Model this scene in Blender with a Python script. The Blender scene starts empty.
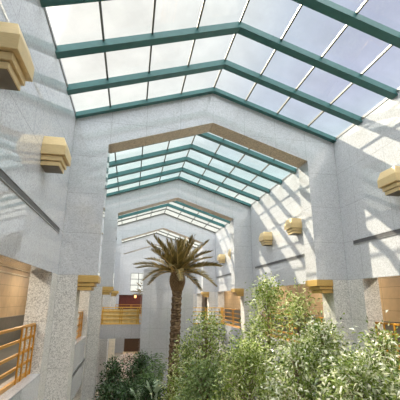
import bpy, bmesh, math, random
import numpy as np
from mathutils import Vector, Matrix, Quaternion

C = bpy.context.scene.collection
sc = bpy.context.scene

# ------------------------------------------------------------------ dimensions (metres, eye level = 0)
XL, XR, XC = -1.89, 6.48, 2.295          # side wall faces and ridge line
HW, HIN, HLO = 4.185, 3.18, 3.675        # half widths: wall, upper pier, lower pier
SL = 0.332                               # roof slope
ZR, ZE = 6.545, 5.155                      # underside of glazing bars at ridge / eave
ZHEAD, ZSILL, ZGAL = 0.62, -1.62, -1.75
ZLOW, ZFLOOR = -3.62, -5.90
PT = 0.68                                # portal thickness
PY = [1.21 + 8.79 * k for k in range(-1, 5)]   # -7.58, 1.21, 10, 18.79, 27.58, 36.37
YEND = 45.2
BAYS = [(PY[i] + PT, (PY + [YEND])[i + 1]) for i in range(len(PY))]

# ------------------------------------------------------------------ material helpers
def new_mat(name):
    m = bpy.data.materials.new(name); m.use_nodes = True
    nt = m.node_tree
    b = nt.nodes['Principled BSDF']
    return m, nt, b

def N(nt, typ, **kw):
    n = nt.nodes.new(typ)
    for k, v in kw.items():
        setattr(n, k, v)
    return n

def math_node(nt, op, a, b=None, c=None):
    n = nt.nodes.new('ShaderNodeMath'); n.operation = op
    for i, v in enumerate((a, b, c)):
        if v is None: continue
        if isinstance(v, (int, float)): n.inputs[i].default_value = v
        else: nt.links.new(v, n.inputs[i])
    return n.outputs[0]

def ramp(nt, fac, stops, interp='LINEAR'):
    r = nt.nodes.new('ShaderNodeValToRGB'); r.color_ramp.interpolation = interp
    el = r.color_ramp.elements
    while len(el) < len(stops): el.new(0.5)
    for e, (p, c) in zip(el, stops):
        e.position = p; e.color = (*c, 1) if len(c) == 3 else c
    nt.links.new(fac, r.inputs[0])
    return r.outputs[0]

def mixc(nt, fac, a, b, blend='MIX'):
    n = nt.nodes.new('ShaderNodeMix'); n.data_type = 'RGBA'; n.blend_type = blend
    for i, v in ((0, fac), (6, a), (7, b)):
        if isinstance(v, (int, float)): n.inputs[i].default_value = v
        elif isinstance(v, tuple): n.inputs[i].default_value = (*v, 1)
        else: nt.links.new(v, n.inputs[i])
    return n.outputs[2]

def srgb(r, g, b):
    f = lambda c: (c / 255 / 12.92) if c <= 10 else ((c / 255 + 0.055) / 1.055) ** 2.4
    return (f(r), f(g), f(b))

def joint_mask(nt, periods, width=0.012):
    """thin joints between stone panels, laid out in the building's own coordinates"""
    g = N(nt, 'ShaderNodeNewGeometry')
    sp = N(nt, 'ShaderNodeSeparateXYZ'); nt.links.new(g.outputs['Position'], sp.inputs[0])
    sn = N(nt, 'ShaderNodeSeparateXYZ'); nt.links.new(g.outputs['True Normal'], sn.inputs[0])
    out = None
    for ax, (per, off) in enumerate(periods):
        if not per: continue
        v = math_node(nt, 'SUBTRACT', sp.outputs[ax], off - width / 2)
        v = math_node(nt, 'DIVIDE', v, per)
        v = math_node(nt, 'FRACT', v)
        v = math_node(nt, 'LESS_THAN', v, width / per)
        nn = math_node(nt, 'ABSOLUTE', sn.outputs[ax])
        nn = math_node(nt, 'LESS_THAN', nn, 0.8)
        v = math_node(nt, 'MULTIPLY', v, nn)
        out = v if out is None else math_node(nt, 'MAXIMUM', out, v)
    return out

def granite(name, base, contrast, rough, spec=0.5, grain=30, ior=1.5):
    m, nt, b = new_mat(name)
    g = N(nt, 'ShaderNodeNewGeometry')
    v1 = N(nt, 'ShaderNodeTexVoronoi'); v1.inputs['Scale'].default_value = grain
    v2 = N(nt, 'ShaderNodeTexVoronoi'); v2.inputs['Scale'].default_value = grain * 2.3
    n1 = N(nt, 'ShaderNodeTexNoise'); n1.inputs['Scale'].default_value = 1.3; n1.inputs['Detail'].default_value = 3
    for t in (v1, v2, n1): nt.links.new(g.outputs['Position'], t.inputs['Vector'])
    s1 = N(nt, 'ShaderNodeSeparateColor'); nt.links.new(v1.outputs['Color'], s1.inputs[0])
    s2 = N(nt, 'ShaderNodeSeparateColor'); nt.links.new(v2.outputs['Color'], s2.inputs[0])
    a = math_node(nt, 'ADD', math_node(nt, 'MULTIPLY', s1.outputs[0], 0.6), math_node(nt, 'MULTIPLY', s2.outputs[1], 0.4))
    k = contrast
    d = tuple(c * (1 - k) for c in base); l = tuple(min(1, c * (1 + 0.55 * k)) for c in base)
    col = ramp(nt, a, [(0.12, tuple(c * (1 - 1.6 * k) for c in base)), (0.32, d), (0.52, base), (0.85, l)])
    col = mixc(nt, math_node(nt, 'MULTIPLY', n1.outputs['Fac'], 0.16), col, tuple(c * 0.72 for c in base))
    jm = joint_mask(nt, ((1.04625, XC), (1.465, 10.68), (1.13, 0.62)))
    col = mixc(nt, math_node(nt, 'MULTIPLY', jm, 0.42), col, (0.12, 0.12, 0.12))
    nt.links.new(col, b.inputs['Base Color'])
    b.inputs['Roughness'].default_value = rough; b.inputs['IOR'].default_value = ior
    b.inputs['Specular IOR Level'].default_value = spec
    return m

def plain(name, col, rough=0.5, metal=0.0, noise=0.12, nscale=6, spec=0.5):
    m, nt, b = new_mat(name)
    t = N(nt, 'ShaderNodeTexCoord')
    n1 = N(nt, 'ShaderNodeTexNoise'); n1.inputs['Scale'].default_value = nscale; n1.inputs['Detail'].default_value = 4
    nt.links.new(t.outputs['Object'], n1.inputs['Vector'])
    c = ramp(nt, n1.outputs['Fac'], [(0.3, tuple(x * (1 - noise) for x in col)), (0.7, tuple(min(1, x * (1 + noise)) for x in col))])
    nt.links.new(c, b.inputs['Base Color'])
    b.inputs['Roughness'].default_value = rough; b.inputs['Metallic'].default_value = metal
    b.inputs['Specular IOR Level'].default_value = spec
    return m

def brushed(name, col, rough, metal=0.55):
    m, nt, b = new_mat(name)
    t = N(nt, 'ShaderNodeTexCoord')
    mp = N(nt, 'ShaderNodeMapping'); mp.inputs['Scale'].default_value = (3, 3, 90)
    n1 = N(nt, 'ShaderNodeTexNoise'); n1.inputs['Scale'].default_value = 3; n1.inputs['Detail'].default_value = 3
    nt.links.new(t.outputs['Object'], mp.inputs[0]); nt.links.new(mp.outputs[0], n1.inputs['Vector'])
    c = ramp(nt, n1.outputs['Fac'], [(0.25, tuple(x * 0.82 for x in col)), (0.75, tuple(min(1, x * 1.12) for x in col))])
    nt.links.new(c, b.inputs['Base Color'])
    b.inputs['Metallic'].default_value = metal
    b.inputs['Roughness'].default_value = rough
    return m

def emit(name, col, strength):
    m, nt, b = new_mat(name)
    b.inputs['Base Color'].default_value = (*col, 1)
    b.inputs['Emission Color'].default_value = (*col, 1)
    b.inputs['Emission Strength'].default_value = strength
    return m

def glass_mat(name, tint, refl=0.06):
    m = bpy.data.materials.new(name); m.use_nodes = True
    nt = m.node_tree; nt.nodes.clear()
    o = N(nt, 'ShaderNodeOutputMaterial')
    tr = N(nt, 'ShaderNodeBsdfTransparent'); tr.inputs[0].default_value = (*tint, 1)
    gl = N(nt, 'ShaderNodeBsdfGlossy'); gl.inputs['Roughness'].default_value = 0.03
    g = N(nt, 'ShaderNodeNewGeometry')
    n1 = N(nt, 'ShaderNodeTexNoise'); n1.inputs['Scale'].default_value = 1.1; n1.inputs['Detail'].default_value = 4
    nt.links.new(g.outputs['Position'], n1.inputs['Vector'])
    c = ramp(nt, n1.outputs['Fac'], [(0.3, tuple(x * 0.93 for x in tint)), (0.7, tint)])
    nt.links.new(c, tr.inputs[0])
    mx = N(nt, 'ShaderNodeMixShader'); mx.inputs[0].default_value = refl
    nt.links.new(tr.outputs[0], mx.inputs[1]); nt.links.new(gl.outputs[0], mx.inputs[2])
    nt.links.new(mx.outputs[0], o.inputs[0])
    return m

def leaf_mat(name, dark, mid, light, rough=0.35, trans=0.25, scale=2.2, spec=0.6, stops=(0.1, 0.5, 0.9)):
    m, nt, b = new_mat(name)
    g = N(nt, 'ShaderNodeNewGeometry')
    a = math_node(nt, 'ADD', math_node(nt, 'MULTIPLY', g.outputs['Random Per Island'], 0.75), 0.0)
    n1 = N(nt, 'ShaderNodeTexNoise'); n1.inputs['Scale'].default_value = scale; n1.inputs['Detail'].default_value = 2
    nt.links.new(g.outputs['Position'], n1.inputs['Vector'])
    a = math_node(nt, 'ADD', a, math_node(nt, 'MULTIPLY', n1.outputs['Fac'], 0.25))
    c = ramp(nt, a, list(zip(stops, (dark, mid, light))))
    nt.links.new(c, b.inputs['Base Color'])
    b.inputs['Roughness'].default_value = rough
    b.inputs['Specular IOR Level'].default_value = spec
    if trans:
        o = nt.nodes['Material Output']
        tl = N(nt, 'ShaderNodeBsdfTranslucent'); nt.links.new(c, tl.inputs[0])
        mx = N(nt, 'ShaderNodeMixShader'); mx.inputs[0].default_value = trans
        nt.links.new(b.outputs[0], mx.inputs[1]); nt.links.new(tl.outputs[0], mx.inputs[2])
        nt.links.new(mx.outputs[0], o.inputs[0])
    return m

def tan_panel(name, base):
    m, nt, b = new_mat(name)
    g = N(nt, 'ShaderNodeNewGeometry')
    n1 = N(nt, 'ShaderNodeTexNoise'); n1.inputs['Scale'].default_value = 3; n1.inputs['Detail'].default_value = 4
    nt.links.new(g.outputs['Position'], n1.inputs['Vector'])
    c = ramp(nt, n1.outputs['Fac'], [(0.3, tuple(x * 0.9 for x in base)), (0.7, tuple(x * 1.08 for x in base))])
    jm = joint_mask(nt, ((1.2, 0.3), (1.2, 0.35), (0.42, 0.10)), 0.014)
    c = mixc(nt, math_node(nt, 'MULTIPLY', jm, 0.6), c, (0.12, 0.07, 0.03))
    nt.links.new(c, b.inputs['Base Color']); b.inputs['Roughness'].default_value = 0.45
    return m

M = {}
M['granite'] = granite('polished_granite', srgb(197, 199, 204), 0.17, 0.03, 0.5, 46, ior=2.1)
M['granite_right'] = M['granite']
M['flamed'] = granite('flamed_granite', srgb(212, 210, 207), 0.34, 0.6, 0.3, 52)
M['soffit'] = granite('soffit_granite', srgb(204, 190, 170), 0.22, 0.4, 0.4, 26)
M['teal'] = plain('teal_painted_steel', srgb(56, 106, 106), 0.42, 0.0, 0.08)
M['alu'] = plain('grey_aluminium_bar', srgb(98, 100, 94), 0.4, 0.2, 0.06)
M['glass'] = glass_mat('skylight_glass', (0.95, 0.97, 0.968), 0.05)
M['glass2'] = glass_mat('window_glass', (0.95, 0.97, 0.97), 0.06)
M['brass'] = brushed('brushed_brass', srgb(216, 192, 144), 0.42, 0.25)
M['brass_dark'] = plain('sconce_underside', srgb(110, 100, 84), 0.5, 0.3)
M['gold'] = brushed('golden_corbel_metal', srgb(202, 168, 102), 0.36, 0.3)
M['amber'] = brushed('amber_rail_bronze', srgb(188, 134, 44), 0.36, 0.25)
M['bright_gold'] = brushed('bright_gold_rail', srgb(226, 180, 80), 0.38, 0.15)
M['pale_gold'] = plain('pale_gold_panel', srgb(240, 218, 156), 0.4, 0.1)
M['tan'] = tan_panel('tan_wall_panels', srgb(202, 174, 136))
M['cream'] = plain('cream_plaster', srgb(232, 220, 198), 0.7)
M['brown_ceiling'] = plain('brown_ceiling', srgb(176, 140, 98), 0.6)
M['slot'] = plain('slot_shade', srgb(84, 84, 86), 0.5)
M['slot_frame'] = plain('slot_frame_metal', srgb(150, 150, 150), 0.3, 0.6)
M['floor'] = granite('floor_stone', srgb(176, 160, 140), 0.15, 0.25, 0.5, 18)
M['lamp'] = emit('added_lamp_lens', (1.0, 0.8, 0.52), 8)
M['orange_lamp'] = emit('orange_lamp_glass', (1.0, 0.5, 0.2), 1.6)
M['dark_red'] = plain('dark_red_panels', srgb(96, 40, 28), 0.5)
M['dark_brown'] = plain('dark_brown_wood', srgb(84, 62, 44), 0.5)
M['bark'] = plain('grey_bark', srgb(120, 104, 84), 0.8, 0, 0.3, 14)
def palm_bark():
    m, nt, b = new_mat('palm_bark')
    t = N(nt, 'ShaderNodeTexCoord'); mp = N(nt, 'ShaderNodeMapping'); mp.inputs['Scale'].default_value = (5, 5, 14)
    n1 = N(nt, 'ShaderNodeTexNoise'); n1.inputs['Scale'].default_value = 1.2; n1.inputs['Detail'].default_value = 4
    nt.links.new(t.outputs['Object'], mp.inputs[0]); nt.links.new(mp.outputs[0], n1.inputs['Vector'])
    c = ramp(nt, n1.outputs['Fac'], [(0.35, srgb(62, 46, 34)), (0.5, srgb(106, 84, 62)), (0.68, srgb(158, 134, 102))])
    nt.links.new(c, b.inputs['Base Color']); b.inputs['Roughness'].default_value = 0.85
    return m
M['palm_bark'] = palm_bark()
M['palm_tip'] = plain('cut_leaf_base', srgb(132, 106, 74), 0.8, 0, 0.35, 22)
M['carpet'] = plain('dark_grey_carpet', srgb(98, 96, 90), 0.9)
M['wainscot'] = plain('dark_grey_wainscot', srgb(112, 110, 104), 0.35)
M['palm_boot'] = plain('palm_leaf_bases', srgb(120, 92, 58), 0.8, 0, 0.4, 22)
M['frond'] = leaf_mat('dried_palm_leaf', srgb(70, 62, 30), srgb(112, 98, 50), srgb(156, 132, 76), 0.5, 0.2)
M['rachis'] = plain('palm_stalk', srgb(168, 140, 84), 0.6)
M['fig'] = leaf_mat('fig_leaf', srgb(84, 108, 36), srgb(158, 178, 84), srgb(238, 240, 190), 0.26, 0.38, spec=0.8, stops=(0.2, 0.58, 0.86))
M['fig_glint'] = leaf_mat('glinting_fig_leaf', srgb(80, 104, 40), srgb(156, 174, 92), srgb(246, 246, 226), 0.24, 0.35, spec=0.9, stops=(0.2, 0.56, 0.80))  # near-white tone on some leaves paints in sunlit glints
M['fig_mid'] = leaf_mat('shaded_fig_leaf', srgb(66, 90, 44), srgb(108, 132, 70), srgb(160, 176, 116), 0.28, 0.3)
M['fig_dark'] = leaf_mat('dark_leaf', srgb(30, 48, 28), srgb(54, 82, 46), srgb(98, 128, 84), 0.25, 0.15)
M['lily'] = leaf_mat('pale_broad_leaf', srgb(120, 146, 112), srgb(150, 172, 140), srgb(186, 200, 174), 0.35, 0.25)
M['bamboo'] = leaf_mat('feathery_leaf', srgb(66, 100, 48), srgb(96, 132, 66), srgb(134, 166, 92), 0.4, 0.3)
M['flower'] = leaf_mat('pale_blossom', srgb(214, 190, 176), srgb(232, 214, 204), srgb(246, 238, 232), 0.6, 0.2)
M['soil'] = plain('soil', srgb(70, 56, 42), 0.9)

# ------------------------------------------------------------------ mesh helpers
def link(o, parent=None):
    C.objects.link(o)
    if parent is not None: o.parent = parent
    return o

class MB:
    """collects shapes; build() links them as ONE mesh object"""
    def __init__(s): s.v = []; s.f = []; s.mi = []
    def add(s, vs, fs, mi=0):
        o = len(s.v); s.v += [tuple(v) for v in vs]
        s.f += [tuple(i + o for i in f) for f in fs]; s.mi += [mi] * len(fs)
        return s
    def box(s, x0, x1, y0, y1, z0, z1, mi=0):
        vs = [(x, y, z) for z in (z0, z1) for y in (y0, y1) for x in (x0, x1)]
        return s.add(vs, [(0, 2, 3, 1), (4, 5, 7, 6), (0, 1, 5, 4), (2, 6, 7, 3), (0, 4, 6, 2), (1, 3, 7, 5)], mi)
    def prism_y(s, poly, y0, y1, mi=0):
        """polygon in x,z extruded along y"""
        n = len(poly)
        vs = [(x, y0, z) for x, z in poly] + [(x, y1, z) for x, z in poly]
        fs = [tuple(range(n)), tuple(range(2 * n - 1, n - 1, -1))]
        fs += [(i, i + n, (i + 1) % n + n, (i + 1) % n) for i in range(n)]
        return s.add(vs, fs, mi)
    def loft(s, rings, mi=0, cap=True):
        n = len(rings[0]); vs = [p for r in rings for p in r]; fs = []
        for k in range(len(rings) - 1):
            for i in range(n):
                a, b = k * n + i, k * n + (i + 1) % n
                fs.append((a, b, b + n, a + n))
        if cap:
            fs.append(tuple(range(n - 1, -1, -1))); o = (len(rings) - 1) * n
            fs.append(tuple(range(o, o + n)))
        return s.add(vs, fs, mi)
    def tube(s, pts, rad, n=8, mi=0):
        pts = [Vector(p) for p in pts]; rings = []
        for i, p in enumerate(pts):
            t = (pts[min(i + 1, len(pts) - 1)] - pts[max(i - 1, 0)]).normalized()
            u = t.cross(Vector((0.31, 0.95, 0.05))); u.normalize(); w = t.cross(u)
            r = rad[i] if isinstance(rad, (list, tuple)) else rad
            rings.append([p + (u * math.cos(2 * math.pi * k / n) + w * math.sin(2 * math.pi * k / n)) * r for k in range(n)])
        return s.loft(rings, mi)
    def build(s, name, mats, parent=None, smooth=False, fix=True, bevel=0):
        me = bpy.data.meshes.new(name)
        me.from_pydata(s.v, [], s.f)
        if not isinstance(mats, (list, tuple)): mats = [mats]
        for m in mats: me.materials.append(m)
        me.polygons.foreach_set('material_index', s.mi)
        if fix:
            bm = bmesh.new(); bm.from_mesh(me)
            bmesh.ops.recalc_face_normals(bm, faces=bm.faces)
            bm.to_mesh(me); bm.free()
        if smooth: me.polygons.foreach_set('use_smooth', [True] * len(me.polygons))
        me.update()
        o = link(bpy.data.objects.new(name, me), parent)
        if bevel:
            bv = o.modifiers.new('edge', 'BEVEL'); bv.width = bevel; bv.segments = 2; bv.limit_method = 'ANGLE'
        return o

def tag(o, label, cat=None, group=None, kind=None):
    if label: o['label'] = label
    if cat: o['category'] = cat
    if group: o['group'] = group
    if kind: o['kind'] = kind
    return o

def empty(name, loc, label, cat, group=None, kind=None):
    o = bpy.data.objects.new(name, None); o.location = loc; o.empty_display_size = 0.2
    link(o); return tag(o, label, cat, group, kind)

def clone(o, parent=None):
    c = o.copy(); link(c)
    if parent is not None: c.parent = parent
    for ch in list(o.children): clone(ch, c)
    return c

def roofz(x, base): return base - SL * abs(x - XC)

# ------------------------------------------------------------------ the setting
# portal frames: pier - gabled beam - pier
def portal(y, label):
    x = lambda h, s: XC + s * h
    zt = ZR + 0.14
    m = MB()
    outer = [(x(HW + 0.3, -1), ZFLOOR), (x(HW + 0.3, -1), roofz(x(HW + 0.3, -1), zt)), (XC, zt),
             (x(HW + 0.3, 1), roofz(x(HW + 0.3, 1), zt)), (x(HW + 0.3, 1), ZFLOOR)]
    # left leg, right leg lower (flamed), upper legs and beam (polished)
    zin = 5.482 - SL * HIN
    for s in (-1, 1):
        a, b_, c_ = x(HW + 0.3, s), x(HLO, s), x(HIN, s)
        m.prism_y([(a, ZFLOOR), (b_, ZFLOOR), (b_, ZHEAD), (a, ZHEAD)], y, y + PT, 1)
        m.prism_y([(a, ZHEAD), (c_, ZHEAD), (c_, zin), (a, roofz(a, zt))], y, y + PT, 0)
        # beam half
        m.prism_y([(c_, zin), (a, roofz(a, zt)), (XC, zt), (XC, 5.482)], y, y + PT, 0)
    o = m.build('granite_portal_frame', [M['granite'], M['flamed'], M['soffit']], fix=True)
    for p in o.data.polygons:                       # underside of the gabled beam is rougher, browner stone
        if p.normal.z < -0.7 and p.center.z > 4: p.material_index = 2
    return tag(o, label, 'portal frame', 'granite portal frames across the atrium', 'structure')

plabels = {10: 'nearest full granite portal frame, spanning the picture below the first skylight',
           18: 'second granite portal frame, behind the nearest one and before the palm',
           27: 'third granite portal frame, its gable just above the palm fronds',
           36: 'fourth granite portal frame, farthest one before the end wall'}
for y in PY[1:]:
    portal(y, plabels.get(int(y), 'granite portal frame above and beside the viewer'))

def side_wall(side):
    m = MB()
    f = XL if side < 0 else XR
    t = 0.5 * side
    x0, x1 = sorted((f, f + t))
    m.box(x0, x1, PY[0], YEND, ZHEAD, ZE + 0.14, 0)                 # upper wall
    xo0, xo1 = sorted((f - 0.04 * side, f + t))
    for ya, yb in BAYS:
        m.box(x0, x1, ya, ya + 0.72, ZFLOOR, ZHEAD, 1)
        m.box(x0, x1, yb - 0.72, yb, ZFLOOR, ZHEAD, 1)
        m.box(x0, x1, ya + 0.72, yb - 0.72, ZLOW, ZSILL, 0)         # parapet
        m.box(x0, x1, yb, yb + PT, ZFLOOR, ZHEAD, 1)
    o = m.build('wall_left' if side < 0 else 'wall_right', [M['granite'], M['flamed'], M['granite']])
    tag(o, 'long granite side wall on the %s of the atrium with gallery openings' % ('left' if side < 0 else 'right'), 'wall', None, 'structure')
    # gallery behind it: back wall, floor slab, ceilings
    xb = f + side * 2.9
    a, b_ = sorted((f + t, xb))
    m = MB(); m.box(*sorted((xb, xb + 0.2 * side)), PY[0], YEND, ZFLOOR, 1.5)
    o = m.build('wall_gallery_left' if side < 0 else 'wall_gallery_right', M['tan'])
    tag(o, 'tan panelled wall at the back of the %s gallery' % ('left' if side < 0 else 'right'), 'wall', None, 'structure')
    m = MB(); m.box(a, b_, PY[0], YEND, 1.40, 1.5)
    tag(m.build('ceiling_gallery_left' if side < 0 else 'ceiling_gallery_right', M['brown_ceiling']),
        'brown ceiling of the %s gallery' % ('left' if side < 0 else 'right'), 'ceiling', None, 'structure')
    m = MB(); m.box(a, b_, PY[0], YEND, -2.15, ZGAL)
    tag(m.build('floor_gallery_left' if side < 0 else 'floor_gallery_right', M['carpet']),
        'dark grey carpeted floor of the %s upper gallery' % ('left' if side < 0 else 'right'), 'floor', None, 'structure')
    m = MB()
    xa, xc_ = sorted((xb, xb - 0.10 * side)); m.box(xa, xc_, PY[0], YEND, 1.17, 1.40)
    xa, xc_ = sorted((xb, xb - 0.05 * side)); m.box(xa, xc_, PY[0], YEND, 0.96, 1.01)
    tag(m.build('trim_1' if side < 0 else 'trim_2', M['cream']),
        'cream cornice along the top of the %s gallery wall' % ('left' if side < 0 else 'right'), 'trim', None, 'structure')
for s in (-1, 1): side_wall(s)
for s, nm in ((-1, 'trim_5'), (1, 'trim_6')):
    xb = (XL if s < 0 else XR) + s * 2.9
    m = MB(); m.box(*sorted((xb, xb - 0.04 * s)), PY[0], YEND, ZGAL, -0.75); m.box(*sorted((xb, xb - 0.06 * s)), PY[0], YEND, -0.75, -0.70)
    tag(m.build(nm, M['wainscot']), 'dark grey wainscot along the back of the %s gallery' % ('left' if s < 0 else 'right'), 'trim', None, 'structure')

m = MB(); m.box(XL - 3.1, XR + 3.1, PY[0] - 0.3, YEND + 0.5, ZFLOOR - 0.3, ZFLOOR)
tag(m.build('floor', M['floor']), 'ground floor of the atrium in pale brown stone', 'floor', None, 'structure')

# end walls
def end_wall(y0, y1, hole, name, label):
    m = MB(); zt = ZR + 0.14; w = HW + 0.5
    xa, xb = XC - w, XC + w
    if hole:
        hx0, hx1, hz0, hz1, dx0, dx1, dz0, dz1 = hole
        m.prism_y([(xa, 1.0), (hx0, hz0), (hx0, hz1), (xa, roofz(xa, zt))], y0, y1)
        m.prism_y([(hx1, hz0), (xb, 1.0), (xb, roofz(xb, zt)), (hx1, hz1)], y0, y1)
        m.prism_y([(hx0, hz1), (XC, hz1), (XC, zt), (xa, roofz(xa, zt))], y0, y1)
        m.prism_y([(XC, hz1), (hx1, hz1), (xb, roofz(xb, zt)), (XC, zt)], y0, y1)
        m.box(XL - 3.1, xb + 2.6, y0, y1, dz1, 1.0)
        m.box(XL - 3.1, dx0, y0, y1, dz0, dz1); m.box(dx1, xb + 2.6, y0, y1, dz0, dz1)
        m.box(XL - 3.1, xb + 2.6, y0, y1, ZFLOOR, dz0)
    else:
        m.prism_y([(xa - 2.6, ZFLOOR), (xb + 2.6, ZFLOOR), (xb + 2.6, 1.5), (xb, 1.5), (xb, roofz(xb, zt)), (XC, zt), (xa, roofz(xa, zt)), (xa, 1.5), (xa - 2.6, 1.5)], y0, y1)
    o = m.build(name, M['granite'])
    return tag(o, label, 'wall', None, 'structure')
WIN = (-0.05, 4.65, 1.0, 3.15, -1.3, 5.9, -1.75, 0.55)
end_wall(YEND, YEND + 0.3, WIN, 'wall_back', 'grey end wall at the far end of the atrium')
end_wall(PY[0] - 0.3, PY[0], None, 'wall_front', 'granite wall closing the atrium behind the viewer')

# far window
w = MB()
for i in range(6):
    x = WIN[0] + (WIN[1] - WIN[0]) * i / 5
    w.box(x - 0.035, x + 0.035, YEND + 0.08, YEND + 0.16, WIN[2], WIN[3])
for i in range(4):
    z = WIN[2] + (WIN[3] - WIN[2]) * i / 3
    w.box(WIN[0], WIN[1], YEND + 0.07, YEND + 0.17, z - 0.035, z + 0.035)
wf = w.build('window_6', M['alu'])
tag(wf, 'bright gridded window high in the far end wall', 'window', None, 'structure')
w = MB(); w.box(WIN[0], WIN[1], YEND + 0.11, YEND + 0.13, WIN[2], WIN[3]); w.build('window_glass', M['glass2'], wf)

# shopfront in the far wall
dr = MB(); dr.box(WIN[4], WIN[5], YEND + 0.22, YEND + 0.3, WIN[6], WIN[7])
for i in range(9):
    x = WIN[4] + (WIN[5] - WIN[4]) * i / 8
    dr.box(x - 0.06, x + 0.06, YEND + 0.08, YEND + 0.22, WIN[6], WIN[7])
d = dr.build('door_1', M['dark_red']); tag(d, 'dark red panelled doorway in the far end wall below the window', 'door', None, 'structure')

lampr = empty('wall_lantern', (0.62, YEND + 0.06, 0.32), 'small glowing orange lantern on the dark red doorway in the far wall', 'lamp')
m = MB(); n = 12
rg = lambda q, z: [(q * math.cos(2 * math.pi * k / n), q * math.sin(2 * math.pi * k / n) - 0.2, z) for k in range(n)]
m.loft([rg(0.07, -0.14), rg(0.14, -0.05), rg(0.14, 0.08), rg(0.10, 0.21)]); m.build('globe', M['orange_lamp'], lampr, smooth=True)
m = MB(); m.box(-0.05, 0.05, -0.2, 0.03, 0.20, 0.28); m.loft([rg(0.13, 0.21), rg(0.05, 0.30)]); m.build('bracket', M['brass_dark'], lampr)

# ------------------------------------------------------------------ glass roof
def skylight(idx, ya, yb, label):
    zt = ZR + 0.14
    root = empty('window_%d' % idx, (XC, (ya + yb) / 2, ZR), label, 'skylight', 'gabled skylights between the portals', 'structure')
    off = Vector(root.location)
    def P(mb, name, mat):
        mb.v = [(x - off.x, y - off.y, z - off.z) for x, y, z in mb.v]
        return mb.build(name, mat, root)
    def chevron(mb, y0, y1, zb, h, hw):
        pl = [(XC - hw, roofz(XC - hw, zb)), (XC, zb), (XC, zb + h), (XC - hw, roofz(XC - hw, zb) + h)]
        pr = [(XC, zb), (XC + hw, roofz(XC + hw, zb)), (XC + hw, roofz(XC + hw, zb) + h), (XC, zb + h)]
        mb.prism_y(pl, y0, y1); mb.prism_y(pr, y0, y1)
    ys = [yb - 1.465 * k for k in range(6)] + [ya + 0.09]
    thin = {3: (0, 1, 2, 3), 4: range(7), 5: range(7), 7: range(7)}.get(idx - 0, ()) if idx > 3 else ()
    if idx == 4: thin = (0, 1)
    for k, y in enumerate(ys):
        mb = MB()
        if k in thin: chevron(mb, y - 0.06, y - 0.003, ZR + 0.06, 0.09, HW)
        elif k == 0: chevron(mb, y - 0.17, y - 0.003, ZR, 0.14, HW)
        else:
            chevron(mb, y - 0.115, y + 0.115, ZR - 0.035, 0.035, HW)         # bottom flange
            chevron(mb, y - 0.10, y + 0.10, ZR, 0.15, HW)
        P(mb, 'rafter', M['alu'] if k in thin else M['teal'])
    for i in range(-3, 4):
        x = XC + i * 1.07
        z = roofz(x, ZR)
        mb = MB(); mb.box(x - 0.022, x + 0.022, ya, yb - 0.17, z + 0.105, z + 0.16)
        P(mb, 'mullion', M['alu'])
    mb = MB(); chevron(mb, ya, yb, ZR + 0.155, 0.018, HW + 0.02)
    P(mb, 'glazing', M['glass'])
slab = ['gabled glass skylight behind the viewer', 'nearest gabled glass skylight, filling the top of the picture with teal rafters',
        'second gabled glass skylight, seen under the nearest portal frame', 'third gabled glass skylight, above the palm behind the second portal frame',
        'fourth gabled glass skylight, a thin bright strip beyond the third portal frame', 'last gabled glass skylight before the end wall']
for i, (ya, yb) in enumerate(BAYS): skylight(i + 1, ya, yb, slab[i]) if i < 5 else skylight(7, ya, yb, slab[i])

# small gutter moulding under each eave
for side, nm in ((-1, 'trim_3'), (1, 'trim_4')):
    m = MB(); f = XC + side * HW
    for ya, yb in BAYS: m.box(*sorted((f, f - 0.018 * side)), ya, yb - 0.17, ZE + 0.06, ZE + 0.13)
    tag(m.build(nm, M['slot_frame']), 'thin metal eave strip along the top of the %s wall' % ('left' if side < 0 else 'right'), 'trim', None, 'structure')

# ------------------------------------------------------------------ centre tower and bridge
TX0, TX1, TY0, TY1 = 0.735, 3.855, 22.5, 26.4
m = MB(); m.prism_y([(TX0, ZFLOOR), (TX1, ZFLOOR), (TX1, 1.80), (XC, 2.32), (TX0, 1.80)], TY0, TY1)
tag(m.build('granite_tower', M['granite']), 'freestanding grey granite tower with a low gabled top behind the palm', 'tower', None, 'structure')

BZ = ZSILL + 0.06
for (xa, xb, nm) in ((XL, TX0, 'left'), (TX1, XR, 'right')):
    m = MB(); m.box(xa, xb, 24.9, 26.3, -2.42, BZ - 0.1); m.box(xa, xb, 24.9, 25.15, BZ - 0.1, BZ)
    o = m.build('floor_bridge_' + nm, M['granite'])
    tag(o, 'granite footbridge from the %s gallery to the central tower' % nm, 'bridge', None, 'structure')

# ------------------------------------------------------------------ railings
def railing(length, clusters, label, loc, rotz, group='amber metal railings of the upper gallery', mat='amber'):
    """runs along local +x from 0 to length; parts: handrail, rail, base_bar, post"""
    root = empty('railing', loc, label, 'railing', group); root.rotation_euler.z = rotz
    h = MB(); h.box(0, length, -0.04, 0.04, 1.03, 1.08); h.build('handrail', M[mat], root, bevel=0.008)
    for z in (0.80, 0.54, 0.29):
        r = MB(); r.box(0, length, -0.022, 0.022, z - 0.025, z + 0.025); r.build('rail', M[mat], root)
    b = MB(); b.box(0, length, -0.03, 0.03, 0.0, 0.07); b.build('base_bar', M[mat], root)
    for x in clusters:
        p = MB(); p.box(x - 0.028, x + 0.028, 0.024, 0.052, 0.0, 1.04)
        p.build('post', M[mat], root)
    return root
L = 6.65
cl = [0.04, 0.36, 0.76, 1.08, 3.2, 3.5, L - 1.08, L - 0.76, L - 0.36, L - 0.04]
names = ['nearest bay', 'second bay', 'third bay']
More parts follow.
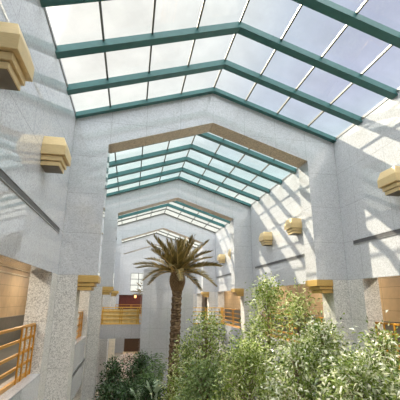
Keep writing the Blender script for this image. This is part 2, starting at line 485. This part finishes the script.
for i in (1, 2, 3):
    ya, yb = BAYS[i]
    where = {1: 'beside the viewer', 2: 'behind the nearest portal pier', 3: 'beyond the second portal frame'}[i]
    railing(L, cl, 'amber railing with four bars in the left gallery opening %s' % where, (XL - 0.26, yb - 0.73, ZSILL), -math.pi / 2)
    railing(L, cl, 'amber railing with four bars in the right gallery opening %s' % where, (XR + 0.26, yb - 0.73 - L, ZSILL), math.pi / 2)
for xa, xb, nm in ((XL, TX0, 'left'), (TX1, XR, 'right')):
    ln = xb - xa - 0.04
    rl = railing(ln, [0.06, 0.18, ln / 2, ln / 2 + 0.12, ln - 0.18, ln - 0.06],
            'golden railing on the footbridge at the %s of the palm' % nm, (xa + 0.02, 25.02, BZ), 0, mat='bright_gold')
    if nm == 'left':
        m = MB(); m.box(0.03, ln - 0.03, 0.056, 0.075, 0.05, 0.96); m.build('infill_panel', M['pale_gold'], rl)
railing(8.3, [0.1, 0.3, 2, 2.15, 4.1, 4.25, 6.2, 6.35, 8.1], 'distant amber railing across the far end of the atrium', (XL + 0.02, 43.4, ZSILL), 0)
m = MB(); m.box(XL, XR, 43.2, YEND, -2.4, ZSILL); tag(m.build('floor_far_bridge', M['granite']), 'granite gallery across the far end of the atrium', 'floor', None, 'structure')

# ------------------------------------------------------------------ brass corbels under the piers
def corbel(y, side, label):
    x0 = XC + side * HIN - side * 0.02
    root = empty('brass_corbel', (XC + side * (HIN + HLO) / 2, y + PT / 2, ZHEAD), label, 'corbel', 'brass corbels under the portal piers')
    w = (HLO - HIN) / 2
    for name, z0, z1, ins in (('upper_tier', -0.19, -0.005, 0.0), ('middle_tier', -0.29, -0.20, 0.09), ('lower_tier', -0.39, -0.30, 0.16)):
        m = MB()
        xi = -side * (w + 0.03) + side * ins; xo = side * w
        d = PT / 2 + 0.03 - ins * 0.3
        a, b_ = sorted((xi, xo)); m.box(a, b_, -d, d, z0, z1)
        m.build(name, M['gold'], root, bevel=0.008)
    m = MB(); a, b_ = sorted((-side * w + side * 0.2, side * w)); m.box(a, b_, -PT / 2 + 0.06, PT / 2 - 0.06, -0.30, -0.19)
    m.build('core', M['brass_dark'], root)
ord_ = {10: 'nearest', 18: 'second', 27: 'third'}
for y in PY[2:5]:
    for s in (-1, 1):
        corbel(y, s, 'stepped brass corbel under the %s pier of the %s portal frame' % ('left' if s < 0 else 'right', ord_[int(y)]))

# ------------------------------------------------------------------ tiered wall sconces
def sconce(y, side, label):
    f = XL if side < 0 else XR
    root = empty('wall_sconce', (f, y, 2.76), label, 'wall sconce', 'tiered brass sconces on the side walls')
    def ring(p, hl, z, x0=0.0): return [(-side * x0, -hl, z), (-side * p, -hl, z), (-side * p, hl, z), (-side * x0, hl, z)]
    m = MB(); m.loft([ring(0.46, 0.33, 0), ring(0.46, 0.33, 0.20), ring(0.39, 0.26, 0.40)])
    m.build('shade', M['brass'], root, bevel=0.006)
    m = MB(); m.loft([ring(0.395, 0.27, -0.11), ring(0.395, 0.27, -0.012)]); m.build('middle_tier', M['brass'], root, bevel=0.006)
    m = MB(); m.loft([ring(0.36, 0.235, -0.21), ring(0.36, 0.235, -0.122)]); m.build('lower_tier', M['brass'], root, bevel=0.006)
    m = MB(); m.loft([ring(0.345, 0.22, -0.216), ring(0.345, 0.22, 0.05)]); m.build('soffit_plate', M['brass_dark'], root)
sconce(4.1, -1, 'large brass tiered sconce cut by the left edge of the picture')
sconce(7.24, -1, 'brass tiered sconce on the left wall beside the nearest pier')
sconce(7.24, 1, 'brass tiered sconce on the sunlit right wall cut by the picture edge')
sconce(BAYS[2][0] - PT + 3.0, 1, 'larger brass sconce among sun patches on the second bay of the right wall')
sconce(BAYS[2][0] - PT + 6.03, 1, 'smaller brass sconce on the second bay of the right wall, left of its twin')
sconce(BAYS[3][0] - PT + 3.0, 1, 'far sconce on the right wall just behind the second portal pier edge')
sconce(BAYS[3][0] - PT + 6.03, 1, 'farthest square-looking sconce on the right wall near the palm frond tips')

# ------------------------------------------------------------------ slot diffusers in the walls
def slot(ya, yb, side, z, label):
    f = XL if side < 0 else XR
    root = empty('air_slot', (f, (ya + yb) / 2, z), label, 'air slot', 'dark linear air slots in the walls')
    h = (yb - ya) / 2
    m = MB()
    for z0, z1 in ((-0.075, -0.05), (0.05, 0.06)): m.box(*sorted((0.0, -side * 0.018)), -h, h, z0, z1)
    m.build('frame', M['slot_frame'], root)
    m = MB(); m.box(*sorted((0.0, -side * 0.010)), -h, h, -0.05, 0.05); m.build('opening', M['slot'], root)  # raised dark strip, its colour stands in for shade inside the recess
slot(3.7, 9.5, -1, 1.69, 'long dark air slot running across the left wall below the sconces')
slot(3.7, 9.5, 1, 1.69, 'dark air slot in the right wall nearest the picture edge')
slot(12.55, 18.3, 1, 1.69, 'dark air slot in the right wall of the second bay under the pair of sconces')
slot(21.3, 27.1, 1, 1.69, 'short-looking dark air slot in the right wall beyond the second portal frame')
slot(12.55, 18.4, -1, -2.65, 'dark air slot in the left parapet behind the nearest pier')

# ------------------------------------------------------------------ added gallery lamps, mostly out of view, to light the tan walls
def downlight(x, y, z, label, power=30, size=0.16):
    root = empty('added_downlight', (x, y, z), label, 'added ceiling lamp', 'added lamps that light the galleries')
    m = MB(); n = 20
    ring = lambda r, zz: [(r * math.cos(2 * math.pi * k / n), r * math.sin(2 * math.pi * k / n), zz) for k in range(n)]
    m.loft([ring(size, -0.001), ring(size, -0.03), ring(size * 0.8, -0.03), ring(size * 0.8, -0.015)], cap=False); m.build('trim_ring', M['brass'], root)
    m = MB(); m.loft([ring(size * 0.8, -0.018), ring(size * 0.8, -0.002)]); m.build('lens', M['lamp'], root)
    l = bpy.data.lights.new('lamp', 'AREA'); l.shape = 'DISK'; l.size = size * 2; l.energy = power; l.color = (1.0, 0.88, 0.70)
    o = bpy.data.objects.new('lamp', l); link(o, root); o.location = (0, 0, -0.06)
for i in (1, 2, 3, 4):
    ya, yb = BAYS[i]
    for s in (-1, 1):
        x = (XL if s < 0 else XR) + s * 1.5
        for q in (0.3, 0.75):
            downlight(x, ya + (yb - ya) * q, 1.40, '%s added round warm downlight in the %s gallery ceiling of the %s bay' % ('nearer' if q < 0.5 else 'farther', 'left' if s < 0 else 'right', ('', 'nearest', 'second', 'third', 'fourth')[i]), 48)
        if i < 4:
            downlight(x, ya + (yb - ya) * 0.6, -2.15, 'added round warm downlight underneath the %s gallery floor of the %s bay' % ('left' if s < 0 else 'right', ('', 'nearest', 'second', 'third')[i]), 30)

# ------------------------------------------------------------------ plants
rng = np.random.default_rng(7)
def leaves_mesh(name, pos, nrm_dir, length, width, mat, parent, droop=0.25):
    """pos (n,3), nrm_dir (n,3) leaf direction; each leaf is a small folded blade"""
    n = len(pos)
    d = nrm_dir / np.linalg.norm(nrm_dir, axis=1)[:, None]
    r = rng.normal(size=(n, 3)); s = np.cross(d, r); s /= np.linalg.norm(s, axis=1)[:, None] + 1e-9
    u = np.cross(s, d)
    ln = length * rng.uniform(0.65, 1.25, (n, 1)); wd = width * rng.uniform(0.7, 1.2, (n, 1))
    p0 = pos; p1 = pos + d * ln * 0.45 + u * ln * 0.06; p2 = pos + d * ln - np.array([0, 0, 1]) * ln * droop
    a = pos + d * ln * 0.42 + s * wd * 0.5 + u * ln * 0.13; b = pos + d * ln * 0.42 - s * wd * 0.5 + u * ln * 0.13
    V = np.stack([p0, a, p1, b, p2], 1).reshape(-1, 3)
    base = (np.arange(n) * 5)[:, None]
    F = np.concatenate([base + np.array([[0, 1, 2]]), base + np.array([[0, 2, 3]]), base + np.array([[1, 4, 2]]), base + np.array([[2, 4, 3]])], 1).reshape(-1, 3)
    me = bpy.data.meshes.new(name)
    me.vertices.add(len(V)); me.vertices.foreach_set('co', V.astype(np.float32).ravel())
    me.loops.add(F.size); me.loops.foreach_set('vertex_index', F.astype(np.int32).ravel())
    me.polygons.add(len(F)); me.polygons.foreach_set('loop_start', np.arange(len(F), dtype=np.int32) * 3)
    me.polygons.foreach_set('loop_total', np.full(len(F), 3, np.int32))
    me.update(calc_edges=True); me.validate()
    me.materials.append(mat)
    return link(bpy.data.objects.new(name, me), parent)

def fig_tree(x, y, ztop, rad, height, nclump, per, mat, label, cat='tree', group='young fig trees in the atrium planting', leaf=(0.14, 0.047), name='weeping_fig_tree', taper=0.8):
    root = empty(name, (x, y, ZFLOOR), label, cat, group)
    top = ztop - ZFLOOR; bot = top - height
    # crown clumps in a tapering envelope, denser towards the skin
    rad = rad * 1.12; per = int(per * 0.74)
    cz = rng.uniform(0, 1, nclump) ** 0.85
    prof = np.sin(np.clip((1 - cz) * 0.92 + 0.06, 0, 1) * math.pi * 0.62) ** taper
    rr = rad * prof * np.sqrt(rng.uniform(0.12, 1, nclump)); th = rng.uniform(0, 2 * math.pi, nclump)
    cl_ = np.stack([rr * np.cos(th), rr * np.sin(th), bot + cz * height * 0.97], 1)
    pos = np.repeat(cl_, per, 0) + rng.normal(size=(nclump * per, 3)) * np.array([0.19, 0.19, 0.15])
    out = pos - np.repeat(cl_ - np.array([0, 0, 0.25]), per, 0)
    d = out + rng.normal(size=out.shape) * 0.22 + np.array([0, 0, -0.05])
    # trunk and branches
    t = MB()
    pts = [(0, 0, 0), (0.05, 0.03, bot * 0.5), (-0.03, 0.02, bot), (0.02, -0.02, bot + height * 0.45), (0, 0, top - 0.3)]
    t.tube(pts, [0.09, 0.075, 0.06, 0.035, 0.01], 8)
    t.build('trunk', M['bark'], root, smooth=True)
    bmb = MB()
    for k in range(0, nclump, 3):
        c = cl_[k]; z0 = max(bot * 0.9, c[2] - 0.35 - 0.5 * math.hypot(c[0], c[1]))
        bmb.tube([(0, 0, z0), (c[0] * 0.5, c[1] * 0.5, (z0 + c[2]) / 2 + 0.08), tuple(c)], [0.022, 0.013, 0.005], 5)
    bmb.build('branches', M['bark'], root, smooth=True)
    leaves_mesh('foliage', pos, d, leaf[0], leaf[1], mat, root)
    return root

fig_tree(4.85, 12.5, 0.80, 0.85, 4.6, 200, 34, M['fig'], 'tallest pale green fig tree, its tip rising below the smaller sconce')
fig_tree(5.22, 10.9, 0.38, 0.68, 4.2, 95, 30, M['fig'], 'thin-topped fig tree before the tan gallery opening at the right')
fig_tree(3.05, 14.6, -0.50, 1.35, 4.6, 260, 34, M['fig'], 'bushy green fig tree to the right of the palm trunk under the bridge railing')
fig_tree(4.80, 8.75, -0.50, 0.85, 3.6, 240, 36, M['fig_glint'], 'fig tree with painted leaf glints before the lower right pier')
fig_tree(5.5, 7.45, -0.66, 0.38, 3.2, 120, 34, M['fig_glint'], 'fig tree against the right gallery railing')
fig_tree(3.45, 10.6, -1.10, 1.15, 3.8, 260, 36, M['fig'], 'broad fig tree filling the middle of the planting')
fig_tree(4.0, 8.6, -0.98, 0.95, 3.4, 240, 38, M['fig_glint'], 'fig tree with painted leaf glints at the bottom of the picture, centre right')
fig_tree(2.35, 14.9, -1.65, 0.95, 3.8, 200, 32, M['fig'], 'low fig tree close to the palm trunk')
fig_tree(4.65, 7.2, -1.10, 0.85, 2.8, 220, 36, M['fig_glint'], 'nearest fig tree with painted leaf glints along the bottom edge of the picture')
fig_tree(5.2, 6.3, -1.15, 0.58, 2.6, 180, 34, M['fig_glint'], 'fig tree in the bottom right corner of the picture')
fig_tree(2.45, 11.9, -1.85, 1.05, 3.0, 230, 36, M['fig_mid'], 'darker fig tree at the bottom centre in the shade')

sg = 'dark shrubs at the foot of the left wall'
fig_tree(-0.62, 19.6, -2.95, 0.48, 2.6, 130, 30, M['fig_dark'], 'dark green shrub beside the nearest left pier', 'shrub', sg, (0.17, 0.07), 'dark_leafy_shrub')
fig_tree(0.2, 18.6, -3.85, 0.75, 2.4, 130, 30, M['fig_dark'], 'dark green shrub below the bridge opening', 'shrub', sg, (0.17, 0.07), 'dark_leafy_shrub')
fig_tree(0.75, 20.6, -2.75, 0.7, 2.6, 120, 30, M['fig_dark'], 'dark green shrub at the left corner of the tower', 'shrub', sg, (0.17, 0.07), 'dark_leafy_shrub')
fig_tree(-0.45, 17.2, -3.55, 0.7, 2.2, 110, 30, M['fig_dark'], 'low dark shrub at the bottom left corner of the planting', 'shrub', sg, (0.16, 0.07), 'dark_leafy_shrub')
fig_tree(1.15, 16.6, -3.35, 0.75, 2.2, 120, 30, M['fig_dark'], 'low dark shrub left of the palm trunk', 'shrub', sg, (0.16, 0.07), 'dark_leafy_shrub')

# feathery palms with arching stems in front of the tower
def feather_palm(x, y, ztop, nst, label):
    root = empty('bamboo_palm', (x, y, ZFLOOR), label, 'plant', 'feathery bamboo palms before the tower')
    H = ztop - ZFLOOR
    for k in range(nst):
        a = k * 2.4; sp = 0.25 + 0.5 * ((k * 37) % 10) / 10; h = H * (0.7 + 0.3 * ((k * 53) % 10) / 10)
        pts = [(0.06 * math.cos(a), 0.06 * math.sin(a), 0)]
        for j in range(1, 9):
            t = j / 8
            pts.append((math.cos(a) * sp * t ** 2, math.sin(a) * sp * t ** 2, h * (t - 0.08 * t ** 3)))
        st = MB(); st.tube(pts, [0.018 - 0.0016 * j for j in range(9)], 5); so = st.build('stem', M['bamboo'], root, smooth=True)
        P, D = [], []
        for j in range(40):
            t = 0.45 + 0.55 * j / 40; i0 = min(int(t * 8), 7); fr = t * 8 - i0
            p = Vector(pts[i0]).lerp(Vector(pts[i0 + 1]), fr)
            sd = 1 if j % 2 else -1
            P.append(p); D.append((-math.sin(a) * sd, math.cos(a) * sd, 0.35 - 0.3 * random.random()))
        leaves_mesh('leaflets', np.array(P), np.array(D, float), 0.42, 0.05, M['bamboo'], so, 0.3)
random.seed(3)
feather_palm(1.45, 19.6, -2.25, 9, 'feathery green plant in front of the tower, left of the palm trunk')
feather_palm(0.95, 18.4, -3.05, 7, 'smaller feathery green plant at the left of the tower base')

# broad pale leaves low at the left
def broad_plant(x, y, z, n, size, label, mat):
    root = empty('broad_leaf_plant', (x, y, ZFLOOR), label, 'plant', 'broad-leaved plants low in the planting')
    H = z - ZFLOOR
    for k in range(n):
        a = k * 2.4 + 0.4; tilt = 0.15 + 0.55 * ((k * 7) % n) / n
        dx, dy = math.cos(a), math.sin(a)
        lf = MB(); vs, fs = [], []; ns = 7
        base = Vector((dx * 0.12, dy * 0.12, H - size * 0.8 * (1 - 0.3 * tilt)))
        for j in range(ns + 1):
            t = j / ns; wdt = size * 0.26 * math.sin(math.pi * min(1, t * 0.94 + 0.06)) ** 0.8
            c = base + Vector((dx * size * t * tilt * (1 + t * 0.6), dy * size * t * tilt * (1 + t * 0.6), size * (t - tilt * 0.75 * t * t)))
            sd = Vector((-dy, dx, 0)) * wdt; up = Vector((dx, dy, 0.3)) * (-0.25 * wdt)
            vs += [c + sd + up * -1, c, c - sd + up * -1]
        for j in range(ns):
            o = j * 3; fs += [(o, o + 1, o + 4, o + 3), (o + 1, o + 2, o + 5, o + 4)]
        lf.add(vs, fs); lf.tube([(0, 0, 0), base * 0.5, base], [0.02, 0.016, 0.012], 5)
        lf.build('leaf', mat, root, smooth=True, fix=False)
broad_plant(0.60, 16.8, -3.62, 5, 0.5, 'plant with a pale upright leaf at the bottom, left of centre', M['lily'])
broad_plant(1.20, 16.2, -3.25, 6, 0.6, 'plant with tall pale broad leaves beside the palm foot', M['lily'])
broad_plant(0.10, 16.0, -4.0, 6, 0.5, 'low broad-leaved plant at the bottom edge, far left of the bed', M['lily'])

# blossom bed seen under the bridge
def blossom(x, y, z, r, label):
    root = empty('blossoming_shrub', (x, y, ZFLOOR), label, 'shrub', 'pale blossoming shrubs on the ground floor')
    h = z - ZFLOOR; n = 900
    u = rng.normal(size=(n, 3)); u /= np.linalg.norm(u, axis=1)[:, None]; u[:, 2] = np.abs(u[:, 2])
    pos = u * np.array([r, r, h * 0.62]) * rng.uniform(0.75, 1, (n, 1)) + np.array([0, 0, h * 0.35])
    st = MB()
    for k in range(7): st.tube([(0, 0, 0), tuple(pos[k] * 0.6), tuple(pos[k])], [0.02, 0.014, 0.006], 5)
    st.build('stems', M['bark'], root)
    leaves_mesh('blossoms', pos[:620], u[:620] + rng.normal(size=(620, 3)) * 0.4, 0.14, 0.11, M['flower'], root, 0.0)
    leaves_mesh('foliage', pos[620:] * 0.96, u[620:], 0.14, 0.06, M['fig_dark'], root)
blossom(-0.45, 28.6, -4.35, 0.85, 'pale blossoming shrub under the left footbridge, nearest the pier')
blossom(0.85, 29.2, -4.3, 0.9, 'pale blossoming shrub under the left footbridge, beside the tower')
blossom(0.15, 31.5, -4.1, 0.95, 'pale blossoming shrub behind the other two under the footbridge')

# tan column and dark kiosk on the ground floor
m = MB(); m.box(-1.45, -0.98, 31.0, 31.5, ZFLOOR, -2.0)
tag(m.build('tan_column', M['cream']), 'tan column on the ground floor under the left footbridge', 'column', None, 'structure')
k = empty('wooden_kiosk', (0.9, 36.8, ZFLOOR), 'brown wooden kiosk in the dim lobby beyond the footbridge', 'kiosk')
m = MB(); m.box(-1.2, 1.2, -0.6, 0.6, 0, 1.05); m.build('counter', M['dark_brown'], k, bevel=0.01)
m = MB(); m.box(-1.28, 1.28, -0.68, 0.68, 1.05, 1.12); m.build('worktop', M['tan'], k, bevel=0.01)
m = MB(); m.box(-1.2, 1.2, 0.3, 0.6, 1.12, 2.6); m.build('back_panel', M['dark_brown'], k, bevel=0.01)
m = MB(); m.box(-1.3, 1.3, -0.7, 0.7, 2.6, 2.8); m.build('canopy', M['brown_ceiling'], k, bevel=0.01)

# ------------------------------------------------------------------ palm
def frond_mesh(name, length, droop, seed, npair=46, lw=0.06, ll=0.42):
    r = random.Random(seed); V, F, MI = [], [], []
    def pt(t): return Vector((length * t * (1 - 0.10 * droop * t), 0, -droop * length * 0.42 * t ** 2.2))
    # stalk
    mb = MB(); K = 12
    pts = [pt(i / K) for i in range(K + 1)]
    mb.tube(pts, [0.032 * (1 - i / K) + 0.005 for i in range(K + 1)], 5, 1)
    for i in range(npair):
        t = 0.14 + 0.86 * (i + 0.5) / npair
        p = pt(t); tan = (pt(min(1, t + 0.02)) - pt(t - 0.02)).normalized()
        up = Vector((-tan.z, 0, tan.x))
        l = ll * (0.35 + 0.65 * math.sin(math.pi * min(1, 0.12 + t * 0.83)) ** 0.7) * r.uniform(0.85, 1.1)
        for s in (-1, 1):
            ang = math.radians(52 - 26 * t + r.uniform(-6, 6))
            d = (tan * math.cos(ang) + Vector((0, s, 0)) * math.sin(ang) + up * r.uniform(0.2, 0.5)).normalized()
            sd = tan * (lw * 0.5)
            q0 = p; q1 = p + d * l * 0.5; q2 = p + d * l - Vector((0, 0, 0.10 * l))
            mb.add([q0 - sd * 0.5, q0 + sd * 0.5, q1 - sd, q1 + sd, q2], [(0, 1, 3, 2), (2, 3, 4)], 0)
    o = mb.build(name, [M['frond'], M['rachis']], fix=False)
    me = o.data; bpy.data.objects.remove(o)
    return me

def palm(x, y, ztop, label, nfr, scale=1.0, lean=0.1, seed=1):
    root = empty('date_palm', (x - lean, y, ZFLOOR), label, 'palm tree', 'date palms')
    H = ztop - ZFLOOR
    rr = random.Random(seed)
    # trunk of ringed, staggered leaf scars
    m = MB(); n = 18; rings = []
    hb = H - 0.95 * scale
    nr = 96
    for i in range(nr + 1):
        t = i / nr; z = t * hb; ph = (i % 4) / 4
        rad = 0.235 * scale * (1.06 - 0.10 * t)
        row = i // 4
        rings.append([(lean * t + math.cos(2 * math.pi * k / n) * rad * (0.95 + 0.26 * ph * (0.5 + 0.5 * ((k + row) % 2))),
                       math.sin(2 * math.pi * k / n) * rad * (0.95 + 0.26 * ph * (0.5 + 0.5 * ((k + row) % 2))), z) for k in range(n)])
    m.loft(rings); m.build('trunk', M['palm_bark'], root)
    # pineapple-shaped crown base of cut leaf bases
    m = MB(); n = 14; rows = 13
    core = []
    for i in range(9):
        t = i / 8; rd = scale * (0.22 + 0.13 * math.sin(math.pi * min(1, t * 0.95 + 0.05)))
        core.append([(lean + rd * math.cos(2 * math.pi * k / n), rd * math.sin(2 * math.pi * k / n), hb - 0.05 + t * 1.0 * scale) for k in range(n)])
    m.loft(core)
    for i in range(rows):
        t = i / (rows - 1); z = hb + t * 0.92 * scale
        rd = scale * (0.22 + 0.13 * math.sin(math.pi * min(1, t * 0.95 + 0.05)))
        for k in range(n):
            a = 2 * math.pi * (k + 0.5 * (i % 2)) / n
            c, s = math.cos(a), math.sin(a); w_ = 0.055 * scale
            b0 = Vector((lean + c * rd * 0.94, s * rd * 0.94, z - 0.05)); tip = Vector((lean + c * (rd + 0.055 * scale), s * (rd + 0.055 * scale), z + 0.07 * scale))
            sd = Vector((-s, c, 0)) * w_
            m.add([b0 - sd, b0 + sd, b0 + Vector((0, 0, 0.1 * scale)) + sd, b0 + Vector((0, 0, 0.1 * scale)) - sd, tip - sd * 0.6, tip + sd * 0.6],
                  [(0, 1, 5, 4), (4, 5, 2, 3), (0, 4, 3), (1, 2, 5)], 1)
    m.build('crown_base', [M['palm_bark'], M['palm_tip']], root)
    meshes = [frond_mesh('frond', 2.05 * scale, dr, 10 + i, ll=0.44 * scale, lw=0.065 * scale) for i, dr in enumerate((0.3, 0.75, 1.25))]
    for k in range(nfr):
        t = (k + 0.5) / nfr
        el = math.radians(86 - 76 * t ** 0.9 + rr.uniform(-6, 6)); az = k * 2.39996 + rr.uniform(-0.2, 0.2)
        me = meshes[0 if el > 0.9 else (1 if el > 0.35 else 2)]
        o = bpy.data.objects.new('frond', me); link(o, root)
        q = Quaternion((0, 0, 1), az) @ Quaternion((0, 1, 0), -el) @ Quaternion((1, 0, 0), rr.uniform(-0.4, 0.4))
        s_ = rr.uniform(0.88, 1.06) * (0.9 if el > 1.1 else 1)
        o.matrix_local = Matrix.LocRotScale(Vector((lean + 0.12 * scale * math.cos(az), 0.12 * scale * math.sin(az), H - 0.12 * scale)), q, Vector((s_, s_, s_)))
palm(2.21, 17.5, 1.38, 'tall date palm with brown-green fronds standing before the granite tower', 38, 1.0, 0.16, 2)
palm(1.6, 31.5, 0.30, 'distant palm partly hidden by the tower, against the far window', 30, 0.72, 0.05, 5)

# ------------------------------------------------------------------ light
W = bpy.data.worlds.new('World'); sc.world = W; W.use_nodes = True
nt = W.node_tree; nt.nodes.clear()
out = N(nt, 'ShaderNodeOutputWorld'); bg = N(nt, 'ShaderNodeBackground')
tc = N(nt, 'ShaderNodeTexCoord')
sun_dir = Vector((-1, 1.18, 1.307)).normalized()
nv = N(nt, 'ShaderNodeVectorMath', operation='NORMALIZE'); nt.links.new(tc.outputs['Generated'], nv.inputs[0])
dt = N(nt, 'ShaderNodeVectorMath', operation='DOT_PRODUCT'); nt.links.new(nv.outputs[0], dt.inputs[0]); dt.inputs[1].default_value = sun_dir
fac = math_node(nt, 'MULTIPLY_ADD', dt.outputs['Value'], 0.5, 0.5)
k_ = 1 / 6.0
SKYBOOST = (5.4, 5.35, 5.3)
S = lambda d: 0.5 + d / 2
sky = ramp(nt, fac, [(0.0, tuple(c * k_ for c in (1.0, 1.05, 1.15))), (S(0.25), tuple(c * k_ for c in (0.62, 0.66, 0.80))), (S(0.50), tuple(c * k_ for c in (0.54, 0.56, 0.72))),
                     (S(0.64), tuple(c * k_ for c in (0.62, 0.67, 0.78))), (S(0.76), tuple(c * k_ for c in (0.92, 0.92, 0.90))),
                     (S(0.86), tuple(c * k_ for c in (0.98, 0.95, 0.90))), (S(0.94), tuple(c * k_ for c in (1.02, 0.97, 0.91))), (1.0, tuple(c * k_ for c in (5.0, 4.6, 4.0)))])
sx = N(nt, 'ShaderNodeSeparateXYZ'); nt.links.new(nv.outputs[0], sx.inputs[0])
hz = N(nt, 'ShaderNodeMapRange'); hz.inputs[1].default_value = 0.54; hz.inputs[2].default_value = 0.30; hz.inputs[3].default_value = 0; hz.inputs[4].default_value = 1
hz.interpolation_type = 'SMOOTHSTEP'; nt.links.new(sx.outputs[2], hz.inputs[0])
low = ramp(nt, sx.outputs[2], [(0.05, tuple(c * k_ for c in (1.05, 1.0, 0.88))), (0.24, tuple(c * k_ for c in (1.0, 0.97, 0.86))), (0.33, tuple(c * k_ for c in (0.70, 0.86, 0.84)))])
sky = mixc(nt, math_node(nt, 'MULTIPLY', hz.outputs[0], 0.9), sky, low)
# sky brightness added overhead and behind the viewer, unseen, to light the interior
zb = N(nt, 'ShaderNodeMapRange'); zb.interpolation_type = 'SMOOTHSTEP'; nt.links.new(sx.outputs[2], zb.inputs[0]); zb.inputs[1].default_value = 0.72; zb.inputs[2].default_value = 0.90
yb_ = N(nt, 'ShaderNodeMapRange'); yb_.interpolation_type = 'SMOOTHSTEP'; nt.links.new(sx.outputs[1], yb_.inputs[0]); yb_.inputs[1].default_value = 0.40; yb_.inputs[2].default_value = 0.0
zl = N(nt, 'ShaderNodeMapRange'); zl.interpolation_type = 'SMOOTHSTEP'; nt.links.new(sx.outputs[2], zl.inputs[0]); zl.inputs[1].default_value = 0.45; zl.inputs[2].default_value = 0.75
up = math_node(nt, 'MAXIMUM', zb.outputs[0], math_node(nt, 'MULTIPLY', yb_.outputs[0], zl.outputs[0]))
sky = mixc(nt, up, sky, tuple(c * k_ for c in SKYBOOST))
cn = N(nt, 'ShaderNodeTexNoise'); cn.inputs['Scale'].default_value = 3.5; cn.inputs['Detail'].default_value = 5
nt.links.new(nv.outputs[0], cn.inputs['Vector'])
sky = mixc(nt, 1.0, sky, ramp(nt, cn.outputs['Fac'], [(0.3, (0.92, 0.92, 0.93)), (0.7, (1, 1, 1))]), 'MULTIPLY')
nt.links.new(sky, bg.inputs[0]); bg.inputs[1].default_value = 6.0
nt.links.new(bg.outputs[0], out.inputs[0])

sl = bpy.data.lights.new('sun', 'SUN'); sl.energy = 8.5; sl.angle = math.radians(0.6); sl.color = (1.0, 0.86, 0.66)
so = link(bpy.data.objects.new('sun', sl)); so.location = (-20, 30, 40)
so.rotation_euler = (-sun_dir).to_track_quat('-Z', 'Y').to_euler()

# ------------------------------------------------------------------ camera
cam = bpy.data.cameras.new('camera'); cam.sensor_width = 36; cam.lens = 354.017 / 400 * 36; cam.clip_start = 0.05; cam.clip_end = 300
co = link(bpy.data.objects.new('camera', cam))
pitch, yaw, roll = 0.2757, 0.1863, 0.0075
F_ = Vector((math.sin(yaw) * math.cos(pitch), math.cos(yaw) * math.cos(pitch), math.sin(pitch)))
R_ = Vector((math.cos(yaw), -math.sin(yaw), 0)); U_ = R_.cross(F_)
R2 = math.cos(roll) * R_ + math.sin(roll) * U_; U2 = -math.sin(roll) * R_ + math.cos(roll) * U_
co.matrix_world = Matrix(((R2.x, U2.x, -F_.x, 0), (R2.y, U2.y, -F_.y, 0), (R2.z, U2.z, -F_.z, 0), (0, 0, 0, 1)))
sc.camera = co
sc.view_settings.view_transform = 'Standard'; sc.view_settings.look = 'None'
sc.view_settings.exposure = 0.36; sc.view_settings.gamma = 1.0; sc.view_settings.use_curve_mapping = False
